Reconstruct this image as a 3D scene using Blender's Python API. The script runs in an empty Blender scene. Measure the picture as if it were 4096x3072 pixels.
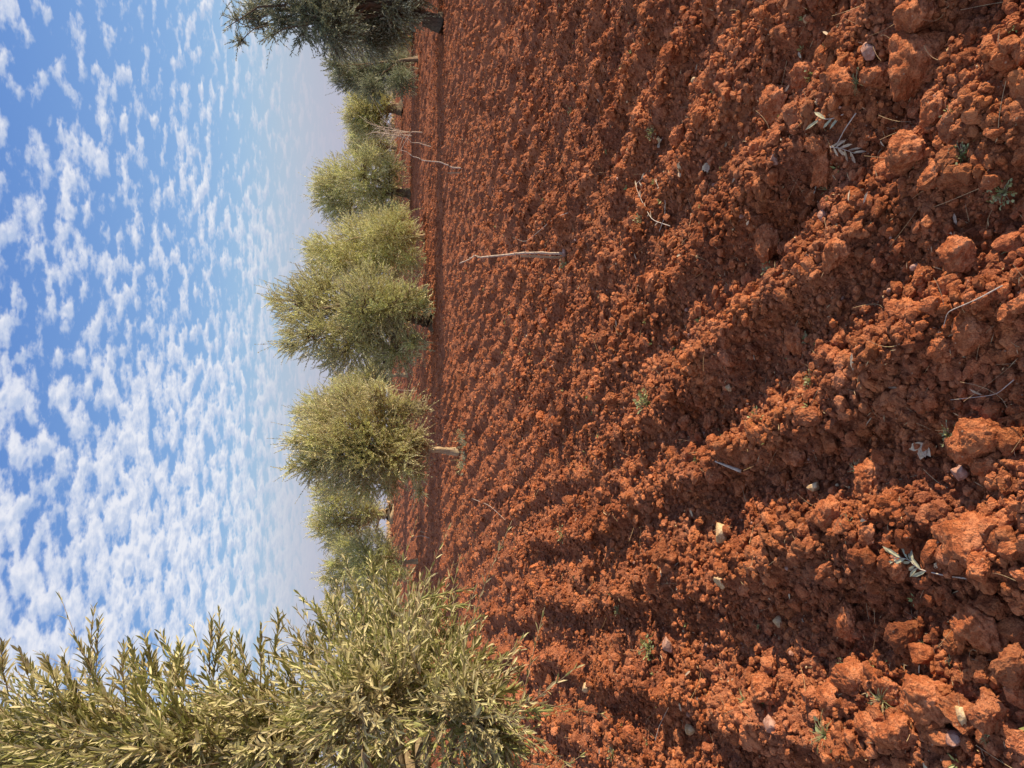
import bpy, math, random
import numpy as np
from mathutils import Matrix, Vector
R = math.radians
sc = bpy.context.scene
col = sc.collection

# ------------------------------------------------------------------ camera
PITCH, ROLL, CAMH, FPX = R(9.08), R(0.6), 1.5, 769.0
rgt = np.array([1., 0, 0]); fwd = np.array([0, math.cos(PITCH), -math.sin(PITCH)]); upv = np.array([0, math.sin(PITCH), math.cos(PITCH)])
rgt, upv = rgt*math.cos(ROLL) + upv*math.sin(ROLL), upv*math.cos(ROLL) - rgt*math.sin(ROLL)
cam = bpy.data.cameras.new('camera'); camo = bpy.data.objects.new('camera', cam); col.objects.link(camo)
X_, Y_, Z_ = -upv, rgt, -fwd                       # the phone was held on its side
camo.matrix_world = Matrix(((X_[0], Y_[0], Z_[0], 0), (X_[1], Y_[1], Z_[1], 0), (X_[2], Y_[2], Z_[2], CAMH), (0, 0, 0, 1)))
cam.sensor_fit = 'HORIZONTAL'; cam.sensor_width = 36; cam.lens = FPX/1024*36
cam.clip_start = 0.05; cam.clip_end = 5000
sc.camera = camo

# ------------------------------------------------------------------ light
SUN_AZ = R(91)      # clockwise from +Y towards +X: right, a little behind the camera
SUN_EL = R(16.5)
to_sun = Vector((math.sin(SUN_AZ)*math.cos(SUN_EL), math.cos(SUN_AZ)*math.cos(SUN_EL), math.sin(SUN_EL)))
sl = bpy.data.lights.new('sun', 'SUN'); sl.energy = 5.0; sl.angle = R(0.5); sl.color = (1.0, 0.80, 0.56)
so = bpy.data.objects.new('sun', sl); col.objects.link(so)
so.rotation_euler = to_sun.to_track_quat('Z', 'Y').to_euler()
sc.view_settings.view_transform = 'Standard'; sc.view_settings.look = 'None'
sc.view_settings.exposure = 0.66; sc.view_settings.gamma = 1.0

world = bpy.data.worlds.new('World'); sc.world = world; world.use_nodes = True
wn, wl = world.node_tree.nodes, world.node_tree.links
wn.clear()
def WN(t, **k):
    n = wn.new(t)
    for a, b in k.items(): setattr(n, a, b)
    return n
def wmath(op, a, b=None, c=None, clamp=False):
    n = wn.new('ShaderNodeMath'); n.operation = op; n.use_clamp = clamp
    for i, v in enumerate((a, b, c)):
        if v is None: continue
        if isinstance(v, (int, float)): n.inputs[i].default_value = v
        else: wl.new(v, n.inputs[i])
    return n.outputs[0]
def wmix(f, a, b, blend='MIX'):
    n = wn.new('ShaderNodeMix'); n.data_type = 'RGBA'; n.blend_type = blend
    for i, v in ((0, f), (6, a), (7, b)):
        if isinstance(v, (int, float)): n.inputs[i].default_value = v
        elif isinstance(v, tuple): n.inputs[i].default_value = (*v, 1)
        else: wl.new(v, n.inputs[i])
    return n.outputs[2]
def wramp(v, a, b):
    n = wn.new('ShaderNodeMapRange'); n.interpolation_type = 'SMOOTHSTEP'
    wl.new(v, n.inputs[0]); n.inputs[1].default_value = a; n.inputs[2].default_value = b
    return n.outputs[0]
sky = WN('ShaderNodeTexSky', sky_type='NISHITA', sun_disc=False, sun_elevation=SUN_EL, sun_rotation=SUN_AZ)
sky.air_density = 1.0; sky.dust_density = 1.2; sky.ozone_density = 1.5
skyc = wmix(1.0, sky.outputs[0], (0.105, 0.105, 0.105), 'MULTIPLY')
tc = WN('ShaderNodeTexCoord')
sep = WN('ShaderNodeSeparateXYZ'); wl.new(tc.outputs['Generated'], sep.inputs[0])
dx, dy, dz = sep.outputs
zc = wmath('MAXIMUM', dz, 0.0)
# clean blue above, pale cyan lower down, grey lilac haze at the horizon
blue = wmix(wramp(zc, 0.10, 0.50), (0.27, 0.47, 0.77), (0.105, 0.245, 0.64))
base = wmix(0.80, skyc, blue)
base = wmix(wramp(zc, 0.02, 0.26), (0.46, 0.60, 0.66), base)
zi = wmath('DIVIDE', 1.0, wmath('ADD', zc, 0.20))
comb = WN('ShaderNodeCombineXYZ')
wl.new(wmath('MULTIPLY', dx, zi), comb.inputs[0]); wl.new(wmath('MULTIPLY', dy, zi), comb.inputs[1])
def wnoise(vec, scale, detail, rough, off=(0, 0, 0), sc3=(1, 1, 1), dist=0.0):
    mp = WN('ShaderNodeMapping'); wl.new(vec, mp.inputs[0]); mp.inputs[1].default_value = off; mp.inputs[3].default_value = sc3
    n = WN('ShaderNodeTexNoise'); wl.new(mp.outputs[0], n.inputs['Vector'])
    n.inputs['Scale'].default_value = scale; n.inputs['Detail'].default_value = detail
    n.inputs['Roughness'].default_value = rough; n.inputs['Distortion'].default_value = dist
    return n.outputs[0]
cv = comb.outputs[0]
S3 = (0.95, 1.0, 1)
n1 = wnoise(cv, 19, 6, 0.52, (0, 0, 0), S3, 0.1)
n1b = wnoise(cv, 19, 6, 0.52, (-0.014, 0.005, 0), S3, 0.1)
nL = wnoise(cv, 3.6, 3, 0.5, (5.2, 1.3, 0))
cell = wnoise(cv, 44, 3, 0.55, (3, 7, 0), S3, 0.2)
side = wramp(wmath('ADD', wmath('MULTIPLY', dx, -1.0), wmath('MULTIPLY', zc, -0.15)), -0.42, 0.42)   # more cloud to the left
thr = wmath('SUBTRACT', wmath('SUBTRACT', 0.512, wmath('MULTIPLY', side, 0.165)), wmath('MULTIPLY', wmath('SUBTRACT', nL, 0.5), 0.42))
nn = wmath('ADD', n1, wmath('MULTIPLY', wmath('SUBTRACT', cell, 0.5), 0.24))
dens = wmath('DIVIDE', wmath('SUBTRACT', nn, thr), 0.15)
mask = wramp(dens, -0.25, 1.05)
relief = wmath('MULTIPLY', wmath('SUBTRACT', n1b, n1), 5.0)
lit = wmath('ADD', wmath('ADD', 0.55, relief), wmath('MULTIPLY', dens, 0.12), clamp=True)
cloudc = wmix(lit, (0.47, 0.55, 0.72), (0.82, 0.82, 0.86))
cloudc = wmix(wramp(zc, 0.02, 0.22), (0.66, 0.67, 0.70), cloudc)
mask = wmath('MULTIPLY', mask, wmath('ADD', 0.45, wmath('MULTIPLY', wramp(zc, 0.05, 0.22), 0.42)))
full = wmix(mask, base, cloudc)
hz = wmath('SUBTRACT', 1.0, wramp(zc, 0.04, 0.19))
full = wmix(wmath('MULTIPLY', hz, 0.94), full, (0.44, 0.43, 0.53))
below = wmath('LESS_THAN', dz, 0.0)
full = wmix(below, full, (0.20, 0.12, 0.08))
bg = WN('ShaderNodeBackground'); wl.new(full, bg.inputs[0]); bg.inputs[1].default_value = 0.70
out = WN('ShaderNodeOutputWorld'); wl.new(bg.outputs[0], out.inputs[0])

# ------------------------------------------------------------------ numpy noise
def hsh(ix, iy, seed=0):
    h = (ix.astype(np.int64)*374761393 + iy.astype(np.int64)*668265263 + seed*1274126177) & 0xffffffff
    h = ((h ^ (h >> 13))*1274126177) & 0xffffffff
    h = ((h ^ (h >> 16))*2246822519) & 0xffffffff
    return ((h ^ (h >> 15)) & 0xffffff)/float(0xffffff)
def vnoise(x, y, seed=0):
    ix = np.floor(x); iy = np.floor(y); fx = x - ix; fy = y - iy
    fx = fx*fx*fx*(fx*(fx*6 - 15) + 10); fy = fy*fy*fy*(fy*(fy*6 - 15) + 10)
    a = hsh(ix, iy, seed); b = hsh(ix + 1, iy, seed); c = hsh(ix, iy + 1, seed); d = hsh(ix + 1, iy + 1, seed)
    return (a*(1 - fx) + b*fx)*(1 - fy) + (c*(1 - fx) + d*fx)*fy - .5
def fbm(x, y, seed, octs=4, gain=.5):
    s = 0; a = 1
    for o in range(octs):
        s = s + a*vnoise(x, y, seed + o*17); x = x*2.03 + 11.3; y = y*2.03 - 7.1; a *= gain
    return s
def lumps(x, y, size, seed, keep=.7):
    """rounded clod-like bumps of about the given size, 0..1"""
    x = x/size; y = y/size; ix = np.floor(x); iy = np.floor(y); best = np.zeros_like(x)
    for i in (-1, 0, 1):
        for j in (-1, 0, 1):
            cx, cy = ix + i, iy + j
            r1, r2, r3, r4 = (hsh(cx, cy, seed + k) for k in (1, 2, 3, 4))
            dx_, dy_ = x - cx - r1, y - cy - r2
            an = r3*3.1; ca, sa = np.cos(an), np.sin(an)
            u = (dx_*ca + dy_*sa)*(1.0 + .35*r4); v = (-dx_*sa + dy_*ca)*(1.45 - .3*r4)
            rad = .42 + .33*r4
            h = np.sqrt(np.maximum(0, 1 - (u*u + v*v)/(rad*rad)))*rad*1.25*(r3 < keep)
            best = np.maximum(best, h)
    return best
def sstep(a, b, v):
    t = np.clip((v - a)/(b - a), 0, 1); return t*t*(3 - 2*t)
def base_h(x, y):                                   # the field rises gently away from the camera
    r = np.sqrt(x*x + y*y)
    return 1.27*sstep(18, 66, r)*(y > -20) + 0*x
def rows(x, y):
    a = np.where(y > 0, .33*y - .25*(1 - np.exp(-np.maximum(y, 0)/2)), .2*y)
    s = x + a + .22*fbm(x*.45 + 3, y*.22 + 9, 5, 3) + .16*vnoise(x*1.7, y*1.1, 8) + .07*vnoise(x*4.5, y*3.5, 9)
    ph = (s + .49)/.54
    f = ph - np.floor(ph)                          # crest at 0
    c = .5 + .5*np.cos(2*np.pi*f)
    ph2 = ph*2 + .25 + .5*vnoise(x*.8, y*.5, 12)
    c2 = .5 + .5*np.cos(2*np.pi*ph2)
    far = sstep(2.5, 6, np.sqrt(x*x + y*y))
    return np.clip(c**1.2*(1 - .35*far) + c2*(.12 + .38*far), 0, 1.2), np.floor(ph + .5)
def soil_h(x, y, fine=True):
    r = np.sqrt(x*x + y*y)
    c, idx = rows(x, y)
    amp = .008*(1 - sstep(2.5, 5, r)) + .050 + .012*sstep(4, 8, r) + .03*sstep(20, 50, r)
    amp = amp*(.2 + 1.6*(vnoise(x*1.6, y*1.1, 31) + .5))*(.65 + .7*(vnoise(x*.35, y*.3, 32) + .5))
    h = base_h(x, y) + amp*(c - .5)
    h = h + .07*vnoise(x*1.3, y*1.3, 41) + .045*vnoise(x*3.7, y*3.7, 42) + .02*vnoise(x*8.7, y*8.7, 43)
    if fine:
        crest = .45 + .75*c
        near = 1 - sstep(12, 45, r)
        wx, wy = x + .02*vnoise(x*30, y*30, 21), y + .02*vnoise(x*30, y*30, 22)
        h = h + .055*lumps(wx, wy, .15, 50, .35)*(.35 + .65*crest)*(.6 + .4*near)
        h = h + .026*lumps(wx, wy, .075, 60, .5)*(.5 + .5*crest)
        m = r < 34
        q = np.zeros_like(h)
        xm, ym = x[m], y[m]
        wx, wy = xm + .008*vnoise(xm*70, ym*70, 23), ym + .008*vnoise(xm*70, ym*70, 24)
        q[m] = .020*lumps(wx, wy, .040, 70, .8) + .012*lumps(wx, wy, .020, 80, .9) + .008*fbm(xm*24, ym*24, 90, 4, .62)
        h = h + q
    return h
def cam_ray(X, Y):                                  # photograph pixel (4096 x 3072) -> direction
    px, py = X/4., Y/4.
    d = rgt*(384 - py) + upv*(512 - px) + fwd*FPX
    return d
def at(X, Y, dist):
    d = cam_ray(X, Y); t = dist/d[1]
    return np.array([0, 0, CAMH]) + d*t
def hit(X, Y):
    d = cam_ray(X, Y); d = d/np.linalg.norm(d)
    ts = np.concatenate([np.linspace(1.2, 12, 1500), np.geomspace(12, 90, 1500)])
    P = np.array([0, 0, CAMH]) + ts[:, None]*d
    h = soil_h(P[:, 0], P[:, 1], False)
    k = np.argmax(P[:, 2] < h + .03)
    if P[k, 2] >= h[k] + .03: k = len(ts) - 1
    return np.array([P[k, 0], P[k, 1], h[k]])
def gz(x, y): return float(soil_h(np.array([float(x)]), np.array([float(y)]))[0])

# ------------------------------------------------------------------ mesh helpers
def mesh_np(name, V, faces, mat, parent=None, smooth=False, loc=None):
    """faces: list of (m,k) int arrays"""
    me = bpy.data.meshes.new(name)
    V = np.asarray(V, dtype=np.float32)
    if loc is not None: V = V - np.asarray(loc, dtype=np.float32)
    me.vertices.add(len(V)); me.vertices.foreach_set('co', V.ravel())
    faces = [np.asarray(f, dtype=np.int32) for f in faces if len(f)]
    nl = sum(f.size for f in faces); nf = sum(len(f) for f in faces)
    me.loops.add(nl); me.polygons.add(nf)
    me.loops.foreach_set('vertex_index', np.concatenate([f.ravel() for f in faces]))
    tot = np.concatenate([np.full(len(f), f.shape[1], dtype=np.int32) for f in faces])
    st = np.concatenate([[0], np.cumsum(tot)[:-1]]).astype(np.int32)
    me.polygons.foreach_set('loop_start', st)
    me.polygons.foreach_set('use_smooth', np.full(nf, bool(smooth)))
    me.update(calc_edges=True)
    me.materials.append(mat)
    o = bpy.data.objects.new(name, me); col.objects.link(o)
    if parent is not None: o.parent = parent
    elif loc is not None: o.location = loc
    return o
def tag(o, label=None, cat=None, group=None, kind=None):
    for k, v in (('label', label), ('category', cat), ('group', group), ('kind', kind)):
        if v: o[k] = v
    return o
def empty(name, loc, label, cat, group=None):
    o = bpy.data.objects.new(name, None); col.objects.link(o); o.location = loc; o.empty_display_size = .1
    return tag(o, label, cat, group)
class Acc:
    def __init__(s): s.V = []; s.F = {}; s.n = 0
    def add(s, V, *Fs):
        V = np.asarray(V, dtype=np.float64).reshape(-1, 3)
        for f in Fs:
            f = np.asarray(f); s.F.setdefault(f.shape[1], []).append(f + s.n)
        s.V.append(V); s.n += len(V)
    def build(s, name, mat, parent=None, smooth=False, loc=None):
        return mesh_np(name, np.concatenate(s.V), [np.concatenate(v) for v in s.F.values()], mat, parent, smooth, loc)
def nrm(a): return a/np.maximum(np.linalg.norm(a, axis=-1, keepdims=True), 1e-9)
def tubes(acc, P, rad, k=6):
    """P (n,m,3) polylines, rad (n,m)"""
    P = np.asarray(P, float); rad = np.asarray(rad, float)
    if P.ndim == 2: P = P[None]; rad = rad[None]
    n, m, _ = P.shape
    T = nrm(np.gradient(P, axis=1))
    ref = np.where(np.abs(T[..., 2:3]) > .9, np.array([1., 0, 0]), np.array([0, 0, 1.]))
    A = nrm(np.cross(T, ref)); B = np.cross(T, A)
    an = np.arange(k)/k*2*np.pi
    V = P[:, :, None] + rad[:, :, None, None]*(A[:, :, None]*np.cos(an)[:, None] + B[:, :, None]*np.sin(an)[:, None])
    i = np.arange(m - 1)[:, None]; j = np.arange(k)[None]; j2 = (j + 1) % k
    f = np.stack([i*k + j, i*k + j2, (i + 1)*k + j2, (i + 1)*k + j], -1).reshape(-1, 4)
    F = (np.arange(n)[:, None, None]*m*k + f).reshape(-1, 4)
    cap = (np.arange(n)[:, None]*m*k + (m - 1)*k + np.arange(k)[None])
    cap0 = (np.arange(n)[:, None]*m*k + np.arange(k)[None][:, ::-1])
    acc.add(V, F, cap, cap0)
def leaves(acc, B, D, N, L, W, fine):
    """B base, D direction, N leaf normal, L length, W half width"""
    S = nrm(np.cross(D, N)); N = np.cross(S, D); L = L[:, None]; W = W[:, None]; n = len(B)
    if fine:
        pts = [(0, 0, 0), (.24, .75, .02), (.24, -.75, .02), (.68, .88, -.01), (.68, -.88, -.01), (1, 0, -.10), (.24, 0, -.015), (.68, 0, -.05)]
        V = np.stack([B + D*L*a + S*W*b + N*L*c for a, b, c in pts], 1)
        q = np.arange(n)[:, None]*8
        acc.add(V, q + np.array([[0, 6, 1]]), q + np.array([[0, 2, 6]]), q + np.array([[5, 3, 7]]), q + np.array([[5, 7, 4]]),
                q + np.array([[1, 6, 7, 3]]), q + np.array([[6, 2, 4, 7]]))
    else:
        V = np.stack([B, B + D*L*.45 + S*W, B + D*L - N*L*.06, B + D*L*.45 - S*W], 1)
        acc.add(V, np.arange(n)[:, None]*4 + np.array([[0, 1, 2, 3]]))
def shoots(acc, stem, P, D, L, nleaf, leafL, rng, fine=False, bend=None, wr=.11, stemr=.0016):
    n = len(P); D = nrm(D)
    if bend is None: bend = rng.normal(0, .18, (n, 3)) + np.array([0, 0, -.06])
    ref = np.where(np.abs(D[:, 2:3]) > .9, np.array([1., 0, 0]), np.array([0, 0, 1.]))
    A = nrm(np.cross(D, ref)); Bv = np.cross(D, A)
    k = np.arange(nleaf); t = (k//2*2 + 1.2)/(nleaf + .5)
    t = t[None] + rng.uniform(-.01, .01, (n, nleaf))
    Lc = L[:, None, None]
    pos = P[:, None] + Lc*(D[:, None]*t[..., None] + bend[:, None]*(t**2)[..., None])
    T = nrm(D[:, None] + 2*bend[:, None]*t[..., None])
    phi = rng.uniform(0, 6.28, (n, 1)) + (k//2)*(math.pi/2)[None] if False else rng.uniform(0, 6.28, (n, 1)) + ((k//2)*math.pi/2 + (k % 2)*math.pi)[None]
    phi = phi + rng.normal(0, .3, (n, nleaf))
    side = A[:, None]*np.cos(phi)[..., None] + Bv[:, None]*np.sin(phi)[..., None]
    ang = R(34) - R(16)*t + rng.normal(0, .18, (n, nleaf))
    ld = nrm(T*np.cos(ang)[..., None] + side*np.sin(ang)[..., None])
    nr = nrm(T*np.sin(ang)[..., None] - side*np.cos(ang)[..., None] + rng.normal(0, .35, (n, nleaf, 3)))
    ll = leafL*rng.uniform(.7, 1.2, (n, nleaf))*(1.05 - .45*t**3)
    leaves(acc, pos.reshape(-1, 3), ld.reshape(-1, 3), nr.reshape(-1, 3), ll.ravel(), (ll*wr*rng.uniform(.8, 1.2, ll.shape)).ravel(), fine)
    if stem is not None:
        tt = np.linspace(-.12, 1, 5)
        PP = P[:, None] + Lc*(D[:, None]*tt[:, None] + bend[:, None]*(tt**2)[:, None])
        tubes(stem, PP, stemr*np.linspace(1.5, .5, 5)[None]*np.ones((n, 1)), 3)

# ------------------------------------------------------------------ materials
def newmat(name):
    m = bpy.data.materials.new(name); m.use_nodes = True
    nt = m.node_tree; nt.nodes.clear()
    return m, nt.nodes, nt.links
def soil_mat(name, c_dark, c_mid, c_light, pale=.0, bump=1.0, sc_=1.0, island=False):
    m, N, Lk = newmat(name)
    tc = N.new('ShaderNodeTexCoord'); co = tc.outputs['Object']
    def noise(s, d, r):
        n = N.new('ShaderNodeTexNoise'); Lk.new(co, n.inputs['Vector']); n.inputs['Scale'].default_value = s*sc_
        n.inputs['Detail'].default_value = d; n.inputs['Roughness'].default_value = r; return n.outputs[0]
    a = noise(2.3, 3, .5); b = noise(38, 6, .65); c = noise(230, 3, .6)
    def mth(op, x, y):
        n = N.new('ShaderNodeMath'); n.operation = op
        for i, v in enumerate((x, y)):
            if isinstance(v, (int, float)): n.inputs[i].default_value = v
            else: Lk.new(v, n.inputs[i])
        return n.outputs[0]
    s = mth('ADD', mth('ADD', mth('MULTIPLY', a, .5), mth('MULTIPLY', b, .9)), mth('MULTIPLY', c, .45))
    rp = N.new('ShaderNodeValToRGB'); Lk.new(s, rp.inputs[0])
    e = rp.color_ramp.elements; e[0].position = .66; e[0].color = (*c_dark, 1); e[1].position = 1.12; e[1].color = (*c_light, 1)
    em = e.new(.9); em.color = (*c_mid, 1)
    colo = rp.outputs[0]
    if pale > 0:                                   # tiny pale grit and lime specks
        v = N.new('ShaderNodeTexVoronoi'); Lk.new(co, v.inputs['Vector']); v.inputs['Scale'].default_value = 75*sc_
        sp = N.new('ShaderNodeSeparateColor'); Lk.new(v.outputs['Color'], sp.inputs[0])
        lim = mth('MULTIPLY', mth('LESS_THAN', v.outputs['Distance'], .2), mth('LESS_THAN', sp.outputs[0], pale))
        mx = N.new('ShaderNodeMix'); mx.data_type = 'RGBA'; Lk.new(lim, mx.inputs[0]); Lk.new(colo, mx.inputs[6]); mx.inputs[7].default_value = (.46, .27, .17, 1)
        colo = mx.outputs[2]
    hs = N.new('ShaderNodeHueSaturation'); Lk.new(colo, hs.inputs['Color']); big = noise(.9, 4, .6)
    k = mth('ADD', .55, mth('MULTIPLY', big, .85))
    if island:
        ge = N.new('ShaderNodeNewGeometry'); k = mth('MULTIPLY', k, mth('ADD', .72, mth('MULTIPLY', ge.outputs['Random Per Island'], .55)))
    Lk.new(k, hs.inputs['Value']); Lk.new(mth('SUBTRACT', 1.10, mth('MULTIPLY', noise(5.3, 3, .6), .22)), hs.inputs['Saturation']); colo = hs.outputs[0]
    bs = N.new('ShaderNodeBsdfPrincipled'); Lk.new(colo, bs.inputs['Base Color'])
    bs.inputs['Roughness'].default_value = .95; bs.inputs['Specular IOR Level'].default_value = .12
    vo = N.new('ShaderNodeTexVoronoi'); vo.feature = 'F1'; Lk.new(co, vo.inputs['Vector']); vo.inputs['Scale'].default_value = 95*sc_
    hh = mth('ADD', mth('ADD', mth('MULTIPLY', b, 1.3), mth('MULTIPLY', c, .55)), mth('MULTIPLY', vo.outputs['Distance'], -.35))
    bp = N.new('ShaderNodeBump'); Lk.new(hh, bp.inputs['Height']); bp.inputs['Strength'].default_value = min(1, bump); bp.inputs['Distance'].default_value = .014*bump/sc_
    Lk.new(bp.outputs[0], bs.inputs['Normal'])
    o = N.new('ShaderNodeOutputMaterial'); Lk.new(bs.outputs[0], o.inputs[0])
    return m
SOIL = soil_mat('red_soil', (.13, .040, .019), (.245, .079, .036), (.39, .145, .068), .14)
CLOD = soil_mat('red_clod', (.21, .060, .025), (.355, .113, .046), (.50, .187, .080), .07, island=True)
STONE = soil_mat('pale_stone', (.34, .19, .09), (.52, .34, .17), (.66, .49, .29), 0, .5)
STONEP = soil_mat('pink_stone', (.26, .12, .08), (.38, .20, .14), (.48, .29, .22), 0, .5)
def leaf_mat(name, top, under, var=.35, trans=.22, rough=.5, sc_=6.0, spec=.35):
    m, N, Lk = newmat(name)
    tc = N.new('ShaderNodeTexCoord')
    n = N.new('ShaderNodeTexNoise'); Lk.new(tc.outputs['Object'], n.inputs['Vector']); n.inputs['Scale'].default_value = sc_; n.inputs['Detail'].default_value = 3
    n2 = N.new('ShaderNodeTexNoise'); Lk.new(tc.outputs['Object'], n2.inputs['Vector']); n2.inputs['Scale'].default_value = sc_*6; n2.inputs['Detail'].default_value = 1
    g = N.new('ShaderNodeNewGeometry')
    mx = N.new('ShaderNodeMix'); mx.data_type = 'RGBA'; Lk.new(g.outputs['Backfacing'], mx.inputs[0])
    mx.inputs[6].default_value = (*top, 1); mx.inputs[7].default_value = (*under, 1)
    ad = N.new('ShaderNodeMath'); ad.operation = 'ADD'; Lk.new(n.outputs[0], ad.inputs[0]); Lk.new(n2.outputs[0], ad.inputs[1])
    mr = N.new('ShaderNodeMapRange'); Lk.new(ad.outputs[0], mr.inputs[0]); mr.inputs[1].default_value = .7; mr.inputs[2].default_value = 1.3
    mr.inputs[3].default_value = 1 - var; mr.inputs[4].default_value = 1 + var
    hs = N.new('ShaderNodeHueSaturation'); Lk.new(mr.outputs[0], hs.inputs['Value']); Lk.new(mx.outputs[2], hs.inputs['Color'])
    hm = N.new('ShaderNodeMapRange'); Lk.new(n.outputs[0], hm.inputs[0]); hm.inputs[1].default_value = .3; hm.inputs[2].default_value = .7
    hm.inputs[3].default_value = .475; hm.inputs[4].default_value = .52; Lk.new(hm.outputs[0], hs.inputs['Hue'])
    bs = N.new('ShaderNodeBsdfPrincipled'); Lk.new(hs.outputs[0], bs.inputs['Base Color']); bs.inputs['Roughness'].default_value = rough
    bs.inputs['Specular IOR Level'].default_value = spec
    tr = N.new('ShaderNodeBsdfTranslucent'); Lk.new(hs.outputs[0], tr.inputs[0])
    ms = N.new('ShaderNodeMixShader'); ms.inputs[0].default_value = trans; Lk.new(bs.outputs[0], ms.inputs[1]); Lk.new(tr.outputs[0], ms.inputs[2])
    o = N.new('ShaderNodeOutputMaterial'); Lk.new(ms.outputs[0], o.inputs[0])
    return m
OLIVE = leaf_mat('olive_leaf', (.30, .31, .11), (.58, .54, .29), trans=.3)
OLIVE_F = leaf_mat('olive_foliage', (.42, .44, .175), (.72, .69, .40), sc_=1.6, trans=.2, var=.5)
OLIVE_SHADE = leaf_mat('shade_grey_olive_foliage', (.19, .225, .135), (.40, .42, .29), sc_=1.6)  # darker copy of the foliage, the right-hand trees' shade put into its colour
WEED = leaf_mat('weed_leaf', (.27, .31, .10), (.34, .37, .17), sc_=30)
GRASS = leaf_mat('grass_blade', (.38, .41, .19), (.38, .41, .19), sc_=30)
DRY = leaf_mat('dry_leaf', (.50, .37, .23), (.55, .43, .29), trans=.1, sc_=30, rough=.8, spec=.1)
STRAW = leaf_mat('straw', (.50, .36, .20), (.50, .36, .20), trans=.05, sc_=30, rough=.8, spec=.1)
SILVER = leaf_mat('silver_leaf', (.28, .29, .15), (.42, .42, .28), sc_=20)
def bark_mat(name, a, b, scl=(14, 14, 3), bump=.5):
    m, N, Lk = newmat(name)
    tc = N.new('ShaderNodeTexCoord'); mp = N.new('ShaderNodeMapping'); Lk.new(tc.outputs['Object'], mp.inputs[0]); mp.inputs[3].default_value = scl
    n = N.new('ShaderNodeTexNoise'); Lk.new(mp.outputs[0], n.inputs['Vector']); n.inputs['Scale'].default_value = 2; n.inputs['Detail'].default_value = 7; n.inputs['Roughness'].default_value = .65
    rp = N.new('ShaderNodeValToRGB'); Lk.new(n.outputs[0], rp.inputs[0]); e = rp.color_ramp.elements
    e[0].position = .35; e[0].color = (*a, 1); e[1].position = .65; e[1].color = (*b, 1)
    bs = N.new('ShaderNodeBsdfPrincipled'); Lk.new(rp.outputs[0], bs.inputs['Base Color']); bs.inputs['Roughness'].default_value = .85; bs.inputs['Specular IOR Level'].default_value = .15
    bp = N.new('ShaderNodeBump'); Lk.new(n.outputs[0], bp.inputs['Height']); bp.inputs['Strength'].default_value = bump; bp.inputs['Distance'].default_value = .02
    Lk.new(bp.outputs[0], bs.inputs['Normal'])
    o = N.new('ShaderNodeOutputMaterial'); Lk.new(bs.outputs[0], o.inputs[0]); return m
BARK = bark_mat('olive_bark', (.09, .065, .045), (.28, .21, .14))
BARK_SHADE = bark_mat('shaded_bark', (.05, .04, .03), (.15, .115, .08))  # bark darkened so the leaning tree's shaded side is in the colour
BARK_P = bark_mat('pale_bark', (.30, .22, .13), (.50, .39, .25), bump=.25)
TWIG = bark_mat('twig_bark', (.22, .17, .10), (.40, .32, .21), (30, 30, 30), .2)
WHITE = bark_mat('whitewashed_bark', (.42, .33, .25), (.68, .60, .52), (40, 40, 25), .4)
WOODM = bark_mat('weathered_stake', (.30, .20, .12), (.56, .43, .28), (60, 60, 6), .4)

# ------------------------------------------------------------------ ground
def build_ground():
    fa = R(33)
    fine = np.linspace(-fa, fa, 520)
    mid = np.geomspace(.004, math.pi - fa, 46)
    mid = mid*(math.pi - fa)/mid[-1]
    ang = np.concatenate([-(fa + mid)[::-1][:], fine, (fa + mid)[:-1]])
    r1 = np.geomspace(1.25, 6, 760)[:-1]; r2 = np.geomspace(6, 26, 620)[:-1]; r3 = np.geomspace(26, 90, 300)[:-1]; r4 = np.geomspace(90, 1500, 30)
    r0 = np.linspace(.0, 1.25, 26)[:-1]
    r = np.concatenate([r0, r1, r2, r3, r4])
    A, Rr = np.meshgrid(ang, r)
    x = (np.sin(A)*Rr).ravel(); y = (np.cos(A)*Rr).ravel()
    z = soil_h(x, y)
    nr, na = A.shape
    i = np.arange(nr - 1)[:, None]; j = np.arange(na)[None]; j2 = (j + 1) % na
    F = np.stack([i*na + j, i*na + j2 , (i + 1)*na + j2, (i + 1)*na + j], -1).reshape(-1, 4)[:, ::-1]
    o = mesh_np('ploughed_field', np.stack([x, y, z], 1), [F], SOIL, smooth=True)
    tag(o, kind='structure')
build_ground()

# ------------------------------------------------------------------ clods
def ico(sub):
    import bmesh
    bm = bmesh.new(); bmesh.ops.create_icosphere(bm, subdivisions=sub, radius=1)
    V = np.array([v.co[:] for v in bm.verts]); F = np.array([[v.index for v in f.verts] for f in bm.faces]); bm.free()
    return V, F
def n3(V, s, seed):
    return (vnoise(V[:, 0]*s + V[:, 2]*s*.7 + seed, V[:, 1]*s - V[:, 2]*s*.6, seed) + vnoise(V[:, 1]*s + 9.1, V[:, 2]*s + V[:, 0]*s*.3 + seed, seed + 5)
            + vnoise(V[:, 2]*s*1.1 - 3.3 + seed, V[:, 0]*s - V[:, 1]*s*.4, seed + 9))
def rock(sub, seed, rough=1.0, cuts=6):
    V, F = ico(sub); rg = np.random.default_rng(seed)
    V = V*(1 + .30*n3(V, 1.1, seed))[:, None]
    for _ in range(cuts):                                # broken flat faces
        d = nrm(rg.normal(0, 1, 3)); c = rg.uniform(.55, .85)
        q = V@d; V = V - np.outer(np.maximum(0, q - c)*.85, d)
    r = 1 + rough*(.12*n3(V, 3.1, seed + 1) + .07*n3(V, 6.7, seed + 2) + (.065*n3(V, 12, seed + 3) + .045*n3(V, 27, seed + 4) if sub > 3 else 0))
    return V*np.asarray(r)[:, None], F
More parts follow.
